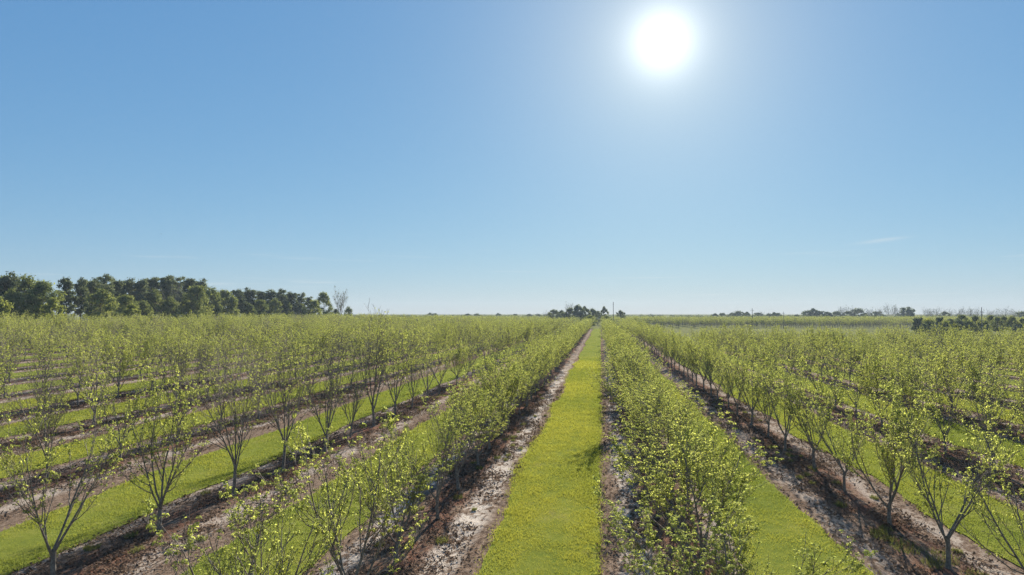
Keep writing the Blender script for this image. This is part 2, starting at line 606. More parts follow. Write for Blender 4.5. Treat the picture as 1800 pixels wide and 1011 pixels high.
def build_grass():
    vs = []
    tint = []
    for i, (lo, hi) in enumerate(LANES):
        c = (lo + hi) / 2
        if not -60 < c < 50:
            continue
        main = i == I0
        y0, y1 = (19, 150) if main else (14, 110)
        dens = 620 if main else 330
        y = y0
        while y < y1:
            step = 1.0
            # stay within the camera's view plus a margin
            xa, xb = -1.05 * y - 4, 0.66 * y + 4
            if hi > xa and lo < xb:
                k = int(dens * (hi - lo + 0.5) * step * min(1.0, (32.0 / max(y, 32.0)) ** 1.35) * float(1 - ss(y, y1 - 45, y1)))
                yy = y + RNG.random(k) * step
                e0, e1 = lane_edges(i, yy)
                u = RNG.random(k) * 1.16 - 0.08
                xx = e0 + (e1 - e0) * u
                edge = np.minimum(u, 1 - u)
                keep = RNG.random(k) < np.clip(0.35 + edge * 7, 0.05, 1)
                patch = vnoise(xx / 0.8, yy / 1.1, 4)
                keep &= RNG.random(k) < 0.55 + 0.6 * patch
                xx, yy, patch = xx[keep], yy[keep], patch[keep]
                k = len(xx)
                sc = (max(y, 26) / 30.0) ** 0.55
                hgt = (0.05 + 0.07 * RNG.random(k)) * sc * (0.7 + 0.6 * patch)
                wid = (0.010 + 0.010 * RNG.random(k)) * sc * 1.2
                az = RNG.random(k) * 2 * math.pi
                lean = 0.25 + 0.75 * RNG.random(k)
                la = RNG.random(k) * 2 * math.pi
                z0 = 0.012 + terrain(xx, yy)
                dx, dy = np.cos(az) * wid, np.sin(az) * wid
                p0 = np.stack([xx - dx, yy - dy, z0], -1)
                p1 = np.stack([xx + dx, yy + dy, z0], -1)
                p2 = np.stack([xx + np.cos(la) * lean * hgt, yy + np.sin(la) * lean * hgt, z0 + hgt], -1)
                vs.append(np.stack([p0, p1, p2], 1).reshape(-1, 3))
                big = 0.75 * vnoise(xx / 4.0, yy / 8.0, 6) + 0.25 * vnoise(xx / 0.9, yy / 1.6, 9)
                track = 0.16 * (np.exp(-((u[keep] - 0.27) / 0.07) ** 2) + np.exp(-((u[keep] - 0.73) / 0.07) ** 2))
                tt = np.clip(-0.12 + track + 1.15 * big + 0.12 * (RNG.random(k) - 0.5) + (0.20 if main else -0.06), 0, 1)
                tint.append(np.repeat(tt, 3))
            y += step
    V = np.concatenate(vs)
    T = np.arange(len(V)).reshape(-1, 3)
    me = make_mesh('grass', V, tris=T, mat=M_BLADE, attrs={'tint': np.concatenate(tint)})
    link('grass', me, kind='stuff', label='short yellow-green grass blades covering the mown lanes', cat='grass')
    return len(T)


print('grass blades', build_grass())


def build_litter():
    """Fallen leaves and twigs on the bare strips, plus sparse weeds."""
    n = 170000
    y = 15 + 70 * RNG.random(n * 3) ** 1.5
    ri = RNG.integers(I0 - 4, I0 + 6, n * 3)
    ac = np.where(RNG.random(n * 3) < 0.55, RNG.normal(0, 1.1, n * 3), RNG.uniform(-3.4, 3.4, n * 3))
    x = ROWS_A[ri] + ac
    pn = vnoise(x / 0.9, y / 1.4, 8)
    inl = np.zeros(len(x), bool)
    for lo, hi in LANES:
        inl |= (x > lo + 0.15) & (x < hi - 0.15)
    keep = ~inl & (x > -1.05 * y - 3) & (x < 0.66 * y + 3) & (RNG.random(n * 3) < np.clip((pn - 0.30) * 2.4, 0.03, 1))
    x, y = x[keep][:n], y[keep][:n]
    n = len(x)
    ln = (0.035 + 0.075 * RNG.random(n)) * (np.maximum(y, 25) / 28) ** 0.5
    wd = ln * (0.22 + 0.35 * RNG.random(n))
    az = RNG.random(n) * 2 * math.pi
    tl = (RNG.random(n) - 0.5) * 1.4
    z = 0.03 + 0.03 * RNG.random(n) + terrain(x, y)
    ux, uy = np.cos(az), np.sin(az)
    c = np.stack([x, y, z], -1)
    U = np.stack([ux * np.cos(tl), uy * np.cos(tl), np.sin(tl)], -1) * ln[:, None]
    W = np.stack([-uy, ux, 0.35 * (RNG.random(n) - 0.5)], -1) * wd[:, None]
    V = np.stack([c - U, c + W, c + U, c - W], 1).reshape(-1, 3)
    q = np.arange(4 * n).reshape(-1, 4)
    me = make_mesh('fallen_leaves', V, quads=q, mat=M_LITTER, attrs={'tint': np.repeat(RNG.random(n), 4)})
    link('fallen_leaves', me, kind='stuff', label='brown fallen leaves and twigs lying along the tree rows', cat='leaf litter')


build_litter()


def build_weeds():
    """Ragged tufts of weeds and dry grass that have come up in the bare strips."""
    vs, tint = [], []
    spots = [(11.6, 28.4, 0.55), (12.4, 27.2, 0.5), (11.2, 29.6, 0.4), (12.7, 25.3, 0.5), (13.0, 24.4, 0.45), (11.8, 26.6, 0.35), (-8.6, 30.5, 0.3), (-6.3, 26.8, 0.25), (1.2, 27.0, 0.3)]
    for _ in range(420):
        r = ROWS[int(RNG.integers(I0 - 4, I0 + 6))]
        y = 16 + 60 * RNG.random()
        spots.append((r + RNG.normal(0, 1.5), y, 0.10 + 0.16 * RNG.random()))
    for x, y, rad in spots:
        if any(lo - 0.1 < x < hi + 0.1 for lo, hi in LANES):
            continue
        k = int(40 + 420 * rad)
        a, q = RNG.random(k) * 6.283, rad * np.sqrt(RNG.random(k))
        xx, yy = x + np.cos(a) * q, y + np.sin(a) * q * 1.6
        h = (0.07 + 0.16 * RNG.random(k)) * (0.7 + rad)
        la, lean, wd = RNG.random(k) * 6.283, 0.2 + 0.8 * RNG.random(k), 0.008 + 0.010 * RNG.random(k)
        az = RNG.random(k) * 6.283
        z0 = np.zeros(k)
        dx, dy = np.cos(az) * wd, np.sin(az) * wd
        vs.append(np.stack([np.stack([xx - dx, yy - dy, z0], -1), np.stack([xx + dx, yy + dy, z0], -1), np.stack([xx + np.cos(la) * lean * h, yy + np.sin(la) * lean * h, h], -1)], 1).reshape(-1, 3))
        tint.append(np.repeat(np.clip(0.25 * RNG.random() + 0.3 * RNG.random(k), 0, 1), 3))
    V = np.concatenate(vs)
    me = make_mesh('weeds', V, tris=np.arange(len(V)).reshape(-1, 3), mat=M_WEED, attrs={'tint': np.concatenate(tint)})
    link('weeds', me, kind='stuff', label='scattered weed tufts growing in the bare tree strips', cat='weeds')


build_weeds()


# ------------------------------------------------------------------ young pecan trees
def unit(v):
    return v / (np.linalg.norm(v) + 1e-9)


def perp(d, az):
    ref = np.array((0, 0, 1.0)) if abs(d[2]) < 0.95 else np.array((1.0, 0, 0))
    a = unit(np.cross(d, ref))
    b = np.cross(d, a)
    return a * math.cos(az) + b * math.sin(az)


def grow(rng, start, d, length, n, up, wob):
    pts = [np.array(start)]
    d = unit(np.array(d, float))
    st = length / n
    for _ in range(n):
        d = unit(d + np.array((0, 0, up)) + rng.normal(0, wob, 3))
        pts.append(pts[-1] + d * st)
    return np.array(pts)


def sample(pts, f):
    s = f * (len(pts) - 1)
    i = min(int(s), len(pts) - 2)
    t = s - i
    return pts[i] * (1 - t) + pts[i + 1] * t, unit(pts[i + 1] - pts[i])


def leaf_cluster(rng, p, d, n, size, acc):
    """A tuft of young leaves: they leave the shoot tip sideways and hang."""
    az0 = rng.random() * 6.283
    tt = rng.random()
    up = unit(d + np.array((0, 0, 0.6)))
    for k in range(n):
        az = az0 + k * 2.399 + rng.normal(0, 0.3)
        side = np.array((math.cos(az), math.sin(az), 0.0))
        dirn = unit(side + up * rng.uniform(0.0, 0.8))
        ln = size * (0.7 + 0.6 * rng.random())
        wd = ln * (0.20 + 0.10 * rng.random())
        s2 = unit(np.cross(dirn, np.array((rng.normal(0, .35), rng.normal(0, .35), 1.0))))
        base = p + d * rng.normal(-0.02, 0.025)
        mid = base + dirn * ln * 0.5
        tip = base + dirn * ln * 0.85 + np.array((0, 0, -rng.uniform(0.25, 0.75) * ln))
        acc[0].append((base, mid + s2 * wd, tip, mid - s2 * wd))
        acc[1].append(min(1.0, max(0.0, tt * 0.75 + 0.35 * rng.random() - 0.05)))


def pecan(seed, height, limbs, spread, leafiness, leaf_size, leader, trunk_h, twig_gain=1.0):
    rng = np.random.default_rng(seed)
    tb = Tubes()
    acc = ([], [])
    r0 = 0.075 + 0.006 * height
    tr = grow(rng, (0, 0, -0.12), (rng.normal(0, .05), rng.normal(0, .05), 1), trunk_h + 0.12, 6, 0.05, 0.035)
    tr[0] = (0, 0, -0.12)
    rad = np.linspace(r0, r0 * 0.74, 7)
    rad[0] *= 1.35
    rad[1] *= 1.06
    tb.add(tr, rad, 8)
    shoots = []
    az0 = rng.random() * 6.283
    for i in range(limbs + leader):
        up_limb = i >= limbs
        f = 1.0 if up_limb else 0.72 + 0.28 * (i / max(1, limbs - 1))
        p, d = sample(tr, min(f, 0.999))
        if up_limb:
            dd = unit(np.array((rng.normal(0, .12), rng.normal(0, .12), 1)))
            ln = (height - trunk_h) * (0.98 + 0.05 * rng.random())
        else:
            az = az0 + i * 2 * math.pi / limbs + rng.normal(0, 0.25)
            inc = spread * (0.75 + 0.5 * rng.random())
            dd = np.array((math.sin(inc) * math.cos(az), math.sin(inc) * math.sin(az), math.cos(inc)))
            ln = (height - trunk_h) * (0.80 + 0.25 * rng.random()) / max(0.75, math.cos(inc * 0.75))
        lp = grow(rng, p - dd * 0.03, dd, ln, 9, 0.085, 0.075)
        rl = r0 * (0.42 + 0.12 * rng.random())
        tb.add(lp, rl * np.linspace(1, 0.13, 10) ** 0.9, 6)
        shoots.append((lp[-1], unit(lp[-1] - lp[-2]), 1.0))
        n2 = int(round(ln * (2.0 + 0.5 * rng.random()) * twig_gain))
        for j in range(n2):
            f = 0.16 + 0.82 * (j + rng.random()) / n2
            p, d = sample(lp, f)
            az2 = rng.random() * 6.283
            out = perp(d, az2)
            radial = np.array((p[0], p[1], 0.0))
            out = unit(out + 0.45 * unit(radial))
            a2 = 0.55 + 0.45 * rng.random()
            d2 = unit(d * math.cos(a2) + out * math.sin(a2))
            l2 = (0.42 + 0.40 * rng.random()) * ln * (1.0 - 0.62 * f) * 0.9 + 0.25
            bp = grow(rng, p, d2, l2, 6, 0.15, 0.10)
            r2 = max(0.009, rl * (1 - 0.8 * f) * 0.55)
            tb.add(bp, r2 * np.linspace(1, 0.3, 7), 4)
            shoots.append((bp[-1], unit(bp[-1] - bp[-2]), 1.0))
            n3 = int(round(l2 * (3.2 + 1.2 * rng.random()) * twig_gain))
            for k in range(n3):
                f3 = 0.22 + 0.75 * (k + rng.random()) / n3
                p3, d3 = sample(bp, f3)
                a3 = 0.5 + 0.5 * rng.random()
                o3 = perp(d3, rng.random() * 6.283)
                d3 = unit(d3 * math.cos(a3) + o3 * math.sin(a3) + np.array((0, 0, 0.25)))
                l3 = 0.22 + 0.50 * rng.random()
                cp = grow(rng, p3, d3, l3, 3, 0.12, 0.12)
                tb.add(cp, np.array((0.0085, 0.0075, 0.006, 0.0045)), 3)
                shoots.append((cp[-1], unit(cp[-1] - cp[-2]), 1.0))
                q, dq = sample(cp, 0.55 + 0.2 * rng.random())
                shoots.append((q, dq, 0.60))
                q, dq = sample(cp, 0.15 + 0.3 * rng.random())
                shoots.append((q, dq, 0.38))
    for p, d, w in shoots:
        # the lower inside of the crown carries fewer leaves
        if rng.random() < leafiness * w:
            leaf_cluster(rng, p, d, int(rng.integers(6, 11)), leaf_size * (0.75 + 0.5 * rng.random()), acc)
    V = np.array(acc[0]).reshape(-1, 3)
    q = np.arange(len(V)).reshape(-1, 4)
    tint = np.repeat(np.array(acc[1]), 4)
    trunk = tb.mesh('pecan_trunk', M_BARK)
    crown = make_mesh('pecan_crown', V, quads=q, mat=M_LEAF, attrs={'tint': tint})
    return trunk, crown


SPECS = {
    # name: list of variants (seed, height, limbs, spread, leafiness, leaf size, leader, trunk height, twig gain)
    'leafy': [(101, 5.9, 5, 0.56, 0.95, 0.108, 1, 1.25, 1.24), (102, 6.1, 4, 0.62, 0.94, 0.108, 1, 1.1, 1.30), (103, 5.7, 5, 0.58, 0.95, 0.104, 0, 1.35, 1.28),
              (104, 6.3, 4, 0.54, 0.90, 0.110, 1, 1.4, 1.26), (109, 6.0, 6, 0.57, 0.94, 0.104, 0, 1.2, 1.19), (113, 5.6, 4, 0.66, 0.95, 0.104, 1, 1.0, 1.33)],
    'airy': [(105, 6.2, 4, 0.50, 0.60, 0.102, 1, 1.4, 1.15), (106, 6.0, 4, 0.57, 0.56, 0.104, 0, 1.3, 1.15), (107, 5.8, 5, 0.48, 0.62, 0.104, 0, 1.2, 1.10), (114, 5.5, 3, 0.60, 0.58, 0.104, 1, 1.1, 1.24)],
    'sparse': [(110, 6.4, 4, 0.44, 0.19, 0.092, 1, 1.5, 1.40), (111, 6.1, 4, 0.50, 0.16, 0.092, 1, 1.3, 1.42), (112, 6.5, 4, 0.40, 0.20, 0.092, 1, 1.6, 1.45), (115, 6.2, 5, 0.46, 0.22, 0.092, 0, 1.35, 1.35)],
}
MESHES = {k: [pecan(*s) for s in v] for k, v in SPECS.items()}
REAL_H = {k: [max(v.co.z for v in m[0].vertices) for m in lst] for k, lst in MESHES.items()}

ONES = ['zeroth', 'first', 'second', 'third', 'fourth', 'fifth', 'sixth', 'seventh', 'eighth', 'ninth', 'tenth', 'eleventh', 'twelfth', 'thirteenth',
        'fourteenth', 'fifteenth', 'sixteenth', 'seventeenth', 'eighteenth', 'nineteenth']
TENS = {2: ('twentieth', 'twenty'), 3: ('thirtieth', 'thirty'), 4: ('fortieth', 'forty'), 5: ('fiftieth', 'fifty'), 6: ('sixtieth', 'sixty'), 7: ('seventieth', 'seventy'), 8: ('eightieth', 'eighty')}


def nth(n):
    if n < 20:
        return ONES[n]
    t, o = divmod(n, 10)
    return TENS[t][0] if o == 0 else TENS[t][1] + '-' + ONES[o]


PHASE = {I0: 24.2, I0 - 1: 26.5, I0 - 2: 39.1, I0 + 1: 23.0, I0 + 2: 26.1, I0 + 3: 36.9, I0 + 4: 60.3}
SPACING = {I0 - 1: 5.35, I0 - 2: 5.5}


def orchard_layout():
    near, far = [], []
    rr = random.Random(3)
    for i, x in enumerate(ROWS):
        if x < -150 or x > 320:
            continue
        sp = SPACING.get(i, 5.25)
        y = PHASE.get(i, 20 + rr.random() * 5) % sp
        k = i - I0
        end = row_end(x)
        while y < 690:
            gap = end < y < 448
            yy = y + rr.uniform(-0.35, 0.35)
            xx = x + rr.uniform(-0.18, 0.18)
            y += sp
            if gap or yy < 9.5 or (rr.random() < 0.03 and yy > 45):
                continue
            jit = rr.uniform(0.86, 1.12)
            u = rr.random()
            if k in (-1, -2) and yy < 75:
                kind = 'sparse' if u < (0.85 if yy < 58 else 0.45) else 'airy'
                hh = 7.3
            elif k == -3 and yy < 80:
                kind = 'sparse' if u < 0.45 else 'airy'
                hh = 7.2
            elif k == 0:
                kind = 'airy' if (yy < 50 and u < 0.45) else 'leafy'
                hh = 5.4 if yy < 50 else 6.1
                if yy < 23:
                    kind, hh = 'thin', 5.9
            elif k == 1:
                kind = 'leafy' if u < 0.8 else 'airy'
                hh = 5.6 if yy < 50 else 6.1
            elif k == 2:
                kind = 'airy' if u < 0.35 else 'leafy'
                hh = 6.4
            elif k < 0:
                kind = 'leafy' if u < 0.40 else ('airy' if u < 0.82 else 'sparse')
                hh = 6.9
            else:
                kind = 'leafy' if u < 0.5 else ('airy' if u < 0.92 else 'sparse')
                hh = 6.4
            if yy > 120:
                hh += 0.8 if k >= 3 else 0.3
            if yy > 448:
                hh = 7.1
            if k == -1 and yy < 24:
                kind, hh = 'airy', 6.6
            if kind == 'thin':
                kind = 'airy'
            var = rr.randrange(len(SPECS[kind]))
            if k == -1 and 50 < yy < 55.3:
                kind, hh, var, jit = 'sparse', 10.3, 3, 1.0
            if k in (0, 1) and yy < 14:
                hh *= 0.85
            h = hh * jit
            s = h / REAL_H[kind][var]
            rot = rr.random() * 6.283
            tz = float(terrain(xx, yy))
            vis = False
            for dz in (0.15, 0.5, 0.95):
                for dx in (-1.6, 0, 1.6):
                    p = project(xx + dx, yy, tz + h * dz)
                    if p and -6 < p[0] < 1806 and -6 < p[1] < 1017:
                        vis = True
            if not vis:
                p = project(xx, yy, h)
                if yy > 60 and not (p and -260 < p[0] < 2060):
                    continue
                if yy <= 60 and (xx < -1.05 * yy - 14 or xx > 0.66 * yy + 14):
                    continue
            rec = (math.hypot(xx, yy), i, k, xx, yy, s, rot, kind, var, vis)
            near.append(rec)
    near.sort()
    ind, rest = [], []
    for r in near:
        (ind if r[9] and len(ind) < 300 else rest).append(r)
    return ind, rest


IND, REST = orchard_layout()
count = {}
PROTO = {}
SLIM = {'leafy': 0.95, 'airy': 0.88, 'sparse': 0.80}
LOOK = {'leafy': 'leafy', 'airy': 'thinly leafed', 'sparse': 'nearly bare'}
for (dist, i, k, xx, yy, s, rot, kind, var, vis) in sorted(IND, key=lambda r: (r[1], r[4])):
    count[i] = count.get(i, 0) + 1
    side, n = ('left', 1 - k) if k <= 0 else ('right', k)
    row = 'row' if n == 1 else nth(n) + ' row'
    tree = bpy.data.objects.new('pecan_tree', None)
    C.objects.link(tree)
    tree.empty_display_size = 0.2
    tree.location = (xx, yy, float(terrain(xx, yy)))
    tree.rotation_euler = (0, 0, rot)
    wide = SLIM[kind] * {0: 1.14, 1: 1.26}.get(k, 1.0)
    tree.scale = (s * wide, s * wide, s)
    row = 'first' if n == 1 else nth(n)
    tag(tree, f'{LOOK[kind]} young pecan, {nth(count[i])} visible tree along the {row} row {side} of central lane', 'tree', 'young pecan trees planted in rows')
    t_me, c_me = MESHES[kind][var]
    t_ob = link('trunk', t_me, tree)
    c_ob = link('crown', c_me, tree)
    PROTO.setdefault((kind, var), (t_ob, c_ob))
for kind, lst in MESHES.items():            # every variant must stand somewhere to serve as a source
    for var in range(len(lst)):
        if (kind, var) not in PROTO:
            print('variant without individual', kind, var)


def build_far_orchard():
    keys = sorted(PROTO)
    pts = np.array([(r[3], r[4], float(terrain(r[3], r[4]))) for r in REST], np.float32)
    me = bpy.data.meshes.new('far_orchard')
    me.vertices.add(len(pts))
    me.vertices.foreach_set('co', pts.ravel())
    var = np.array([keys.index((r[7], r[8])) if (r[7], r[8]) in PROTO else 0 for r in REST], np.int32)
    a = me.attributes.new('variant', 'INT', 'POINT')
    a.data.foreach_set('value', var)
    a = me.attributes.new('turn', 'FLOAT_VECTOR', 'POINT')
    a.data.foreach_set('vector', np.array([(0, 0, r[6]) for r in REST], np.float32).ravel())
    a = me.attributes.new('size', 'FLOAT', 'POINT')
    a.data.foreach_set('value', np.array([r[5] for r in REST], np.float32))
    ob = link('far_orchard', me, kind='stuff', label='mass of young pecan trees filling the orchard out to the horizon', cat='orchard')
    g = bpy.data.node_groups.new('orchard_instances', 'GeometryNodeTree')
    g.interface.new_socket('Geometry', in_out='INPUT', socket_type='NodeSocketGeometry')
    g.interface.new_socket('Geometry', in_out='OUTPUT', socket_type='NodeSocketGeometry')
    gi, go = g.nodes.new('NodeGroupInput'), g.nodes.new('NodeGroupOutput')
    join = g.nodes.new('GeometryNodeJoinGeometry')

    def attr(name, typ):
        n = g.nodes.new('GeometryNodeInputNamedAttribute')
        n.data_type = typ
        n.inputs['Name'].default_value = name
        return n.outputs['Attribute']
    av, at_, as_ = attr('variant', 'INT'), attr('turn', 'FLOAT_VECTOR'), attr('size', 'FLOAT')
    for idx, key in enumerate(keys):
        cmp_ = g.nodes.new('FunctionNodeCompare')
        cmp_.data_type = 'INT'
        cmp_.operation = 'EQUAL'
        ins = [s for s in cmp_.inputs if s.type == 'INT' and s.enabled]
        g.links.new(av, ins[0])
        ins[1].default_value = idx
        jj = g.nodes.new('GeometryNodeJoinGeometry')
        for part in PROTO[key]:
            oi = g.nodes.new('GeometryNodeObjectInfo')
            oi.transform_space = 'ORIGINAL'
            oi.inputs['Object'].default_value = part
            oi.inputs['As Instance'].default_value = False
            g.links.new(oi.outputs['Geometry'], jj.inputs[0])
        inst = g.nodes.new('GeometryNodeInstanceOnPoints')
        g.links.new(gi.outputs[0], inst.inputs['Points'])
        g.links.new([o for o in cmp_.outputs if o.enabled][0], inst.inputs['Selection'])
        g.links.new(jj.outputs[0], inst.inputs['Instance'])
        g.links.new(at_, inst.inputs['Rotation'])
        g.links.new(as_, inst.inputs['Scale'])
        g.links.new(inst.outputs[0], join.inputs[0])
    g.links.new(join.outputs[0], go.inputs[0])
    md = ob.modifiers.new('orchard_instances', 'NODES')
    md.node_group = g
    print('individual trees', len(IND), 'in the far orchard', len(REST))


build_far_orchard()


# ------------------------------------------------------------------ woodland trees
def clump_faces(rng, c, rx, ry, rz, n, size, acc, tone):
    u = rng.normal(0, 1, (n, 3))
    u /= np.linalg.norm(u, axis=1)[:, None]
    rr = rng.random(n) ** 0.4 * (0.65 + 0.75 * rng.random(n))
    P = c + u * rr[:, None] * np.array((rx, ry, rz))
    nrm = u + rng.normal(0, 0.5, (n, 3)) + np.array((0, 0, 0.6))
    nrm /= np.linalg.norm(nrm, axis=1)[:, None]
    a = np.cross(nrm, rng.normal(0, 1, (n, 3)))
    a /= np.linalg.norm(a, axis=1)[:, None] + 1e-9
    b = np.cross(nrm, a)
    sz = size * (0.5 + rng.random(n))[:, None]
    V = np.stack([P - a * sz, P + b * sz * 0.55, P + a * sz, P - b * sz * 0.55], 1)
    acc[0].append(V.reshape(-1, 3))
    acc[1].append(np.repeat(np.clip(tone + rng.normal(0, 0.16, n), 0, 1), 4))


def wood_tree(seed, kind, h, width, leaf_mat, leaf=0.42, n_clump=36, per=120, bark=None):
    rng = np.random.default_rng(seed)
    tb = Tubes()
    acc = ([], [])
    lean = rng.normal(0, 0.02, 2)
    n = 9
    zz = np.linspace(-0.2, h * (0.93 if kind == 'pine' else 0.75), n)
    tr = np.stack([lean[0] * zz + rng.normal(0, .06, n), lean[1] * zz + rng.normal(0, .06, n), zz], -1)
    r0 = 0.014 * h + 0.05
    rad = np.linspace(r0, r0 * 0.25, n)
    rad[0] *= 1.3
    tb.add(tr, rad, 8)
    for k in range(n_clump):
        f = (k + rng.random()) / n_clump
        az = k * 2.399 + rng.normal(0, 0.4)
        if kind == 'pine':
            z = h * (0.40 + 0.57 * f)
            rmax = width * 0.5 * (1.0 - 0.55 * max(0, f - 0.35) / 0.65) * (0.55 + 0.45 * min(1, f / 0.3))
            rr = rmax * rng.uniform(0.25, 0.95)
            cr = width * rng.uniform(0.07, 0.19)
            rz = cr * 0.5
        elif kind == 'round':
            cz = math.cos(math.pi * (0.02 + 0.86 * (1 - f)))
            z = h * (0.58 + 0.37 * cz)
            ring = math.sqrt(max(0.02, 1 - cz * cz))
            rr = width * 0.5 * ring * rng.uniform(0.40, 1.05)
            cr = width * rng.uniform(0.07, 0.18)
            rz = cr * 0.65
        else:       # shrub / cedar: foliage to the ground
            z = h * (0.10 + 0.82 * f)
            rmax = width * 0.5 * math.sqrt(max(0.03, 1 - ((z / h - 0.38) / 0.66) ** 2))
            rr = rmax * rng.uniform(0.25, 1.05)
            cr = width * rng.uniform(0.07, 0.19)
            rz = cr * 0.8
        c = np.array((math.cos(az) * rr, math.sin(az) * rr, z + rng.normal(0, 0.035 * h)))
        b, _ = sample(tr, max(0.05, min(0.97, (z / h - 0.12) / (0.93 if kind == 'pine' else 0.75))))
        mid = (b + c) / 2 + np.array((0, 0, -0.1 * rr))
        tb.add(np.array([b, mid, c]), np.array((r0 * 0.28, r0 * 0.16, r0 * 0.05)), 4)
        clump_faces(rng, c, cr, cr, rz, per, leaf, acc, rng.random() * 0.9 + 0.05)
    V = np.concatenate(acc[0])
    crown = make_mesh(kind + '_crown', V, quads=np.arange(len(V)).reshape(-1, 4), mat=leaf_mat, attrs={'tint': np.concatenate(acc[1])})
    return tb.mesh(kind + '_trunk', bark or M_DBARK), crown


UNIT_H = 20.0
WOOD = {
    'pine': [wood_tree(200 + i, 'pine', UNIT_H, 8.5 + 0.6 * i, M_PINE, 0.32, 74, 95) for i in range(4)],
    'oak': [wood_tree(220 + i, 'round', UNIT_H, 13.0 + i, M_OAK, 0.36, 90, 100) for i in range(4)],
    'lime': [wood_tree(240 + i, 'round', UNIT_H, 15.0 + i, M_LIME, 0.50, 60, 100) for i in range(2)],
    'cedar': [wood_tree(250 + i, 'shrub', UNIT_H, 15.0 + 3 * i, M_CEDAR, 0.70, 66, 85) for i in range(3)],
    'bush': [wood_tree(260 + i, 'shrub', UNIT_H, 19.0 + 3 * i, M_LIME, 0.75, 66, 85) for i in range(3)],
    'far': [wood_tree(270 + i, 'round', UNIT_H, 16.0 + 3 * i, M_FAR, 0.75, 34, 90) for i in range(4)],
}


def bare_tree(seed, h, width):
    t, c = pecan(seed, h / 3.0, 5, width, 0.05, 0.2, 1, h / 3.0 * 0.28, 1.15)
    for m in (t,):
        m.materials.clear()
        m.materials.append(M_GREYBARK)
    c.materials.clear()
    c.materials.append(M_FAR)
    return t, c


WOOD['bare'] = [bare_tree(300, UNIT_H, 0.55), bare_tree(301, UNIT_H, 0.7)]
WOOD_SCALE = {'bare': 3.0}


def place_tree(kind, var, px, depth, top_y, name, label, group, wide=1.0):
    """Stand a tree at photo column px and a real distance; its height follows from where its top shows."""
    p = at(px, depth)
    z0 = float(terrain(p.x, p.y)) - 0.1
    h = CAM_H + (552.0 - top_y) / F * depth - z0
    s = h / UNIT_H
    e = bpy.data.objects.new(name, None)
    C.objects.link(e)
    e.empty_display_size = 0.3
    e.location = (p.x, p.y, z0)
    e.rotation_euler = (0, 0, random.random() * 6.283)
    k = WOOD_SCALE.get(kind, 1.0)
    e.scale = (s * k * wide, s * k * wide, s * k)
    tag(e, label, 'tree' if 'bush' not in name else 'bush', group)
    t, c = WOOD[kind][var % len(WOOD[kind])]
    link('trunk', t, e)
    link('crown', c, e)
    return e


# (kind, photo column, depth, top row, width factor)
LEFT_WOODS = [
    ('oak', -60, 178, 486, 1.0), ('pine', 12, 190, 484, 1.0), ('lime', -5, 168, 523, 0.8), ('oak', 45, 196, 490, 1.0), ('oak', 74, 186, 497, 0.95), ('lime', 92, 176, 528, 0.7),
    ('pine', 117, 205, 487, 0.75), ('pine', 141, 212, 493, 0.7), ('pine', 160, 222, 494, 1.0), ('pine', 180, 232, 487, 1.0), ('oak', 178, 206, 512, 0.9), ('pine', 203, 240, 491, 0.9),
    ('oak', 222, 222, 520, 0.8), ('pine', 226, 248, 493, 1.0), ('pine', 246, 246, 491, 1.0), ('lime', 232, 205, 538, 0.8), ('pine', 266, 262, 488, 1.05), ('pine', 288, 268, 489, 1.0), ('pine', 308, 274, 489, 1.0),
    ('pine', 330, 284, 488, 1.0), ('pine', 350, 292, 494, 0.9), ('oak', 346, 266, 504, 0.85), ('bare', 296, 256, 506, 0.7), ('oak', 372, 282, 509, 0.85), ('oak', 394, 292, 512, 0.85), ('pine', 418, 312, 508, 1.0), ('oak', 408, 290, 523, 0.7),
    ('pine', 440, 322, 509, 1.0), ('pine', 458, 330, 511, 1.0), ('pine', 476, 336, 510, 1.0), ('pine', 494, 344, 511, 1.0), ('pine', 512, 352, 513, 1.0), ('oak', 484, 330, 527, 0.75), ('pine', 528, 362, 517, 1.0),
    ('pine', 543, 372, 522, 0.9), ('lime', 552, 366, 529, 0.75), ('oak', 569, 388, 515, 0.72), ('bare', 599, 402, 512, 0.8), ('oak', 613, 412, 541, 0.7), ('oak', 590, 398, 544, 0.7),
    ('pine', 170, 262, 496, 1.2), ('pine', 212, 272, 498, 1.2), ('pine', 256, 290, 496, 1.2), ('pine', 298, 300, 494, 1.2), ('pine', 340, 312, 497, 1.2), ('pine', 384, 320, 515, 1.2), ('pine', 428, 342, 515, 1.2),
    ('pine', 466, 352, 516, 1.2), ('pine', 502, 372, 517, 1.2), ('oak', 272, 248, 514, 0.9), ('oak', 252, 236, 530, 0.9), ('oak', 360, 278, 528, 0.9), ('oak', 458, 318, 528, 0.8), ('oak', 505, 345, 531, 0.8), ('oak', 528, 356, 535, 0.8), ('oak', 200, 220, 532, 0.9), ('oak', 60, 182, 520, 0.8),
    ('oak', -30, 200, 484, 1.0), ('oak', 300, 250, 525, 0.8), ('oak', 440, 306, 536, 0.7), ('lime', 325, 262, 537, 0.7), ('oak', 20, 178, 512, 0.8),
]
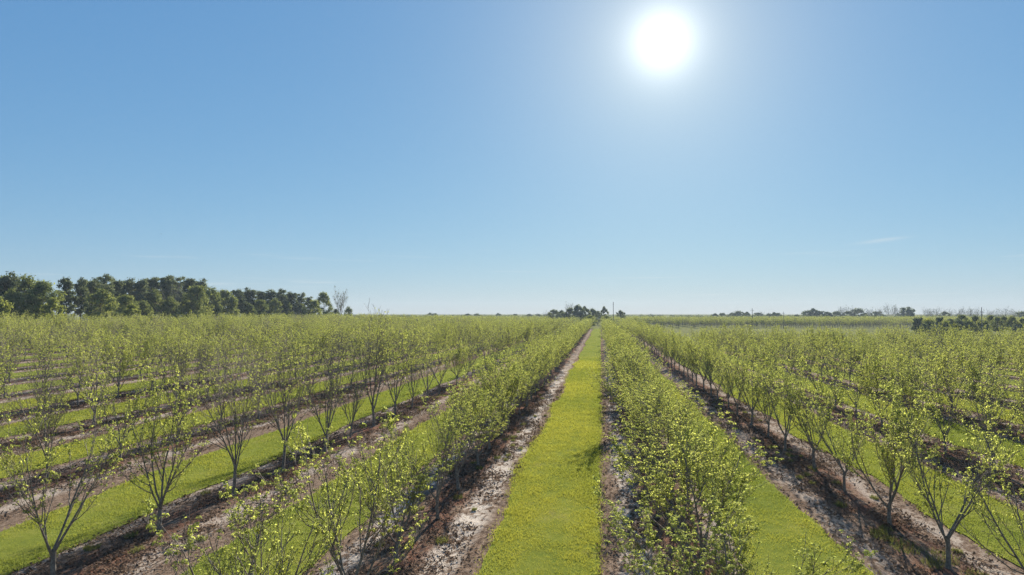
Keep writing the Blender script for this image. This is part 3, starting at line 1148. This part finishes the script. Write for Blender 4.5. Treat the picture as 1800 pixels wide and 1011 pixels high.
CENTRE = [
    ('bare', 960, 520, 549, 1.0), ('far', 973, 520, 545, 0.8), ('far', 986, 530, 546, 0.8), ('bare', 1001, 540, 535, 0.8), ('far', 1003, 520, 542, 0.7), ('far', 1015, 520, 537, 0.75), ('far', 1028, 530, 541, 0.8),
    ('far', 1042, 540, 543, 0.7), ('far', 1050, 560, 549, 0.9), ('far', 1062, 540, 541, 0.55), ('far', 1091, 540, 546, 0.6), ('far', 1019, 515, 549, 0.9), ('far', 992, 515, 551, 0.9),
    ('lime', 1036, 423, 555.5, 1.35), ('lime', 1066, 425, 556, 1.2),
    ('far', 756, 900, 550.5, 1.0), ('far', 765, 900, 551, 1.0), ('far', 822, 900, 551.5, 1.2), ('far', 838, 900, 552, 1.2), ('far', 876, 900, 551.5, 1.2), ('far', 905, 900, 552, 1.2), ('far', 930, 900, 552, 1.2), ('far', 946, 900, 552.5, 1.2),
]
RIGHT_FAR = [
    ('far', 1256, 800, 552, 1.3), ('far', 1270, 800, 550.5, 1.2), ('far', 1288, 800, 550, 1.3), ('far', 1298, 800, 548, 1.1), ('far', 1312, 800, 549.5, 1.3), ('far', 1332, 800, 550, 1.2), ('bare', 1338, 800, 549, 1.2), ('far', 1352, 800, 552, 1.2),
    ('far', 1361, 800, 550, 1.1), ('far', 1368, 800, 550.5, 1.0), ('far', 1400, 800, 553, 1.2), ('far', 1418, 720, 547.5, 1.2), ('far', 1430, 720, 544, 1.1), ('far', 1440, 720, 547, 1.2), ('far', 1455, 720, 548.5, 1.3), ('far', 1470, 720, 548.5, 1.3),
    ('bare', 1481, 700, 540, 1.0), ('far', 1492, 720, 547.5, 1.3), ('bare', 1498, 700, 541, 1.0), ('far', 1508, 720, 544, 1.2), ('bare', 1528, 700, 543.5, 1.0), ('far', 1540, 720, 548, 1.2), ('bare', 1546, 700, 543, 1.0), ('bare', 1563, 700, 537, 0.9), ('bare', 1577, 700, 540, 0.8),
    ('cedar', 1595, 690, 541, 1.25), ('bare', 1631, 660, 543, 1.2), ('bare', 1645, 660, 543, 1.2), ('far', 1660, 670, 549, 1.2), ('bare', 1682, 660, 543, 1.1), ('bare', 1700, 660, 543, 1.2), ('bare', 1716, 660, 543.5, 1.1), ('bare', 1740, 660, 546, 1.2), ('bare', 1765, 660, 543, 1.3),
    ('bare', 1783, 660, 546, 1.2), ('far', 1795, 640, 549, 1.1), ('far', 1812, 640, 548, 1.1),
]
RIGHT_SCRUB = [
    ('cedar', 1613, 305, 557, 0.85), ('bush', 1630, 310, 560, 0.7), ('cedar', 1651, 312, 556, 0.65), ('cedar', 1640, 300, 573, 0.9), ('bush', 1662, 304, 564, 0.8), ('cedar', 1676, 306, 560, 1.0), ('oak', 1690, 318, 554, 0.9), ('bush', 1700, 312, 563, 0.9),
    ('oak', 1714, 316, 556, 0.9), ('bush', 1727, 308, 563, 0.9), ('oak', 1740, 318, 555, 0.8), ('oak', 1752, 308, 558, 0.9), ('oak', 1764, 314, 557, 0.8), ('oak', 1778, 308, 557, 0.9), ('lime', 1796, 306, 560, 0.8), ('oak', 1812, 312, 556, 0.9), ('cedar', 1788, 302, 570, 0.9),
]
NAMES = {'pine': 'pine_tree', 'oak': 'hardwood_tree', 'lime': 'spring_green_tree', 'cedar': 'cedar_tree', 'bush': 'evergreen_bush', 'far': 'distant_tree', 'bare': 'bare_tree'}
WORDS = {'pine': 'tall dark pine', 'oak': 'green broad-crowned hardwood', 'lime': 'pale yellow-green spring tree', 'cedar': 'dark dense cedar', 'bush': 'mid green bush', 'far': 'hazy blue-green tree', 'bare': 'bare grey-branched tree'}


def place_all(lst, where, group):
    seen = {}
    for idx, (kind, px, depth, top, wide) in enumerate(sorted(lst, key=lambda r: r[1])):
        seen[kind] = seen.get(kind, 0) + 1
        many = sum(1 for r in lst if r[0] == kind) > 1
        lab = f'{WORDS[kind]}, {nth(seen[kind])} from the left {where}' if many else f'{WORDS[kind]} {where}'
        place_tree(kind, idx, px, depth, top, NAMES[kind], lab, group, wide)


place_all(LEFT_WOODS, 'in the woods beyond the orchard', 'trees of the woods on the left')
place_all(CENTRE, 'on the skyline round the lane end', 'trees at the end of the central lane')
place_all(RIGHT_FAR, 'on the far skyline right of lane', 'trees on the far skyline')
place_all(RIGHT_SCRUB, 'in the dark scrub by the pole', 'scrub at the right edge')


# a low belt of far-off woodland that closes the horizon
def build_treeline():
    rng = np.random.default_rng(77)
    acc = ([], [])
    for x in np.arange(-1500, 1600, 9.0):
        y = 1150 + rng.uniform(-60, 60)
        h = 6.2 + 1.8 * vnoise(x / 60.0, 0.5, 3) + rng.uniform(-0.5, 0.9)
        for k in range(5):
            c = np.array((x + rng.uniform(-5, 5), y + rng.uniform(-5, 5), h * rng.uniform(0.15, 0.8)))
            clump_faces(rng, c, 5.5, 4.5, h * 0.28, 50, 1.3, acc, rng.random())
    V = np.concatenate(acc[0])
    me = make_mesh('treeline', V, quads=np.arange(len(V)).reshape(-1, 4), mat=M_FAR, attrs={'tint': np.concatenate(acc[1])})
    link('treeline', me, kind='stuff', label='low belt of distant woodland along the horizon', cat='woodland')


build_treeline()


# ------------------------------------------------------------------ utility poles
def box(cx, cy, cz, sx, sy, sz):
    v = [(cx + a * sx / 2, cy + b * sy / 2, cz + c * sz / 2) for a in (-1, 1) for b in (-1, 1) for c in (-1, 1)]
    q = [(0, 1, 3, 2), (4, 6, 7, 5), (0, 4, 5, 1), (2, 3, 7, 6), (0, 2, 6, 4), (1, 5, 7, 3)]
    return v, q


def utility_pole(px, depth, top_y, label, arms, rad=0.16):
    p = at(px, depth)
    z0 = float(terrain(p.x, p.y)) - 0.1
    h = CAM_H + (552.0 - top_y) / F * depth - z0
    e = bpy.data.objects.new('utility_pole', None)
    C.objects.link(e)
    e.location = (p.x, p.y, z0)
    e.rotation_euler = (0, 0, R(8))
    tag(e, label, 'pole', 'utility poles along the field edge')
    tb = Tubes()
    tb.add(np.array([(0, 0, -0.3), (0, 0, h * 0.5), (0, 0, h - 0.02), (0, 0, h)]), np.array((rad, rad * 0.85, rad * 0.68, 0.01)), 10)
    link('post', tb.mesh('post', M_POLE), e)
    for dz, w in arms:
        v, q = box(0, -rad * 0.8, h - dz, w, 0.12, 0.14)
        a = link('crossarm', make_mesh('crossarm', v, quads=q, mat=M_POLE), e)
        for sx in (-0.45, 0.45):
            t2 = Tubes()
            t2.add(np.array([(sx * w, -rad * .8, h - dz + 0.07), (sx * w, -rad * .8, h - dz + 0.20), (sx * w, -rad * .8, h - dz + 0.26)]), np.array((0.05, 0.07, 0.02)), 8)
            link('insulator', t2.mesh('insulator', M_METAL), a)
    return e


utility_pole(1078, 470, 531, 'tall slender pole rising above the end of the central lane', [(0.35, 0.5), (1.6, 0.8)], 0.24)
utility_pole(1322, 460, 542, 'dark pole with crossarm above the orchard right of the lane', [(1.6, 2.4)], 0.22)
utility_pole(1377, 415, 548, 'short thin pole with crossarm standing among far orchard trees', [(1.0, 1.8)], 0.14)
utility_pole(1725, 300, 540, 'dark pole rising out of the scrub at the right edge', [(2.2, 1.5)], 0.20)


# ------------------------------------------------------------------ a bird in the sky
def bird():
    p = at(281, 160)
    z = CAM_H + (552 - 411) / F * 160
    V = np.array([(0, .22, 0), (.05, .1, .03), (.06, -.05, .03), (0, -.28, .0), (-.06, -.05, .03), (-.05, .1, .03), (0, 0, -.05),
                  (.30, .06, .12), (.62, -.06, .06), (.30, -.10, .11), (-.30, .06, .12), (-.62, -.06, .06), (-.30, -.10, .11), (.06, -.36, 0), (-.06, -.36, 0)])
    T = [(0, 1, 5), (1, 2, 5), (2, 4, 5), (2, 3, 4), (0, 6, 1), (1, 6, 2), (2, 6, 3), (3, 6, 4), (4, 6, 5), (5, 6, 0), (1, 7, 2), (7, 9, 2), (7, 8, 9), (5, 4, 10), (10, 4, 12), (10, 12, 11), (3, 13, 14)]
    o = link('bird', make_mesh('bird', V, tris=T, mat=M_BIRD), label='tiny dark bird flying alone in the blue sky', cat='bird')
    o.location = (p.x, p.y, z)
    o.rotation_euler = (0, 0, R(60))


bird()


# ------------------------------------------------------------------ the air
def build_haze():
    m, t = new_mat('spring_haze')
    out = N(t, 'ShaderNodeOutputMaterial')
    v = N(t, 'ShaderNodeVolumePrincipled')
    v.inputs['Color'].default_value = (0.72, 0.86, 1.0, 1)
    v.inputs['Density'].default_value = HAZE
    v.inputs['Anisotropy'].default_value = 0.0
    L(t, v.outputs[0], out.inputs['Volume'])
    x0, x1, y0, y1, z0, z1 = -1700, 1700, -300, 1350, -3.5, 32.0
    vs, q = box((x0 + x1) / 2, (y0 + y1) / 2, (z0 + z1) / 2, x1 - x0, y1 - y0, z1 - z0)
    link('haze', make_mesh('haze', vs, quads=q, mat=m), kind='stuff', label='thin pale spring haze softening the far trees', cat='haze')


HAZE = 0.00014
build_haze()
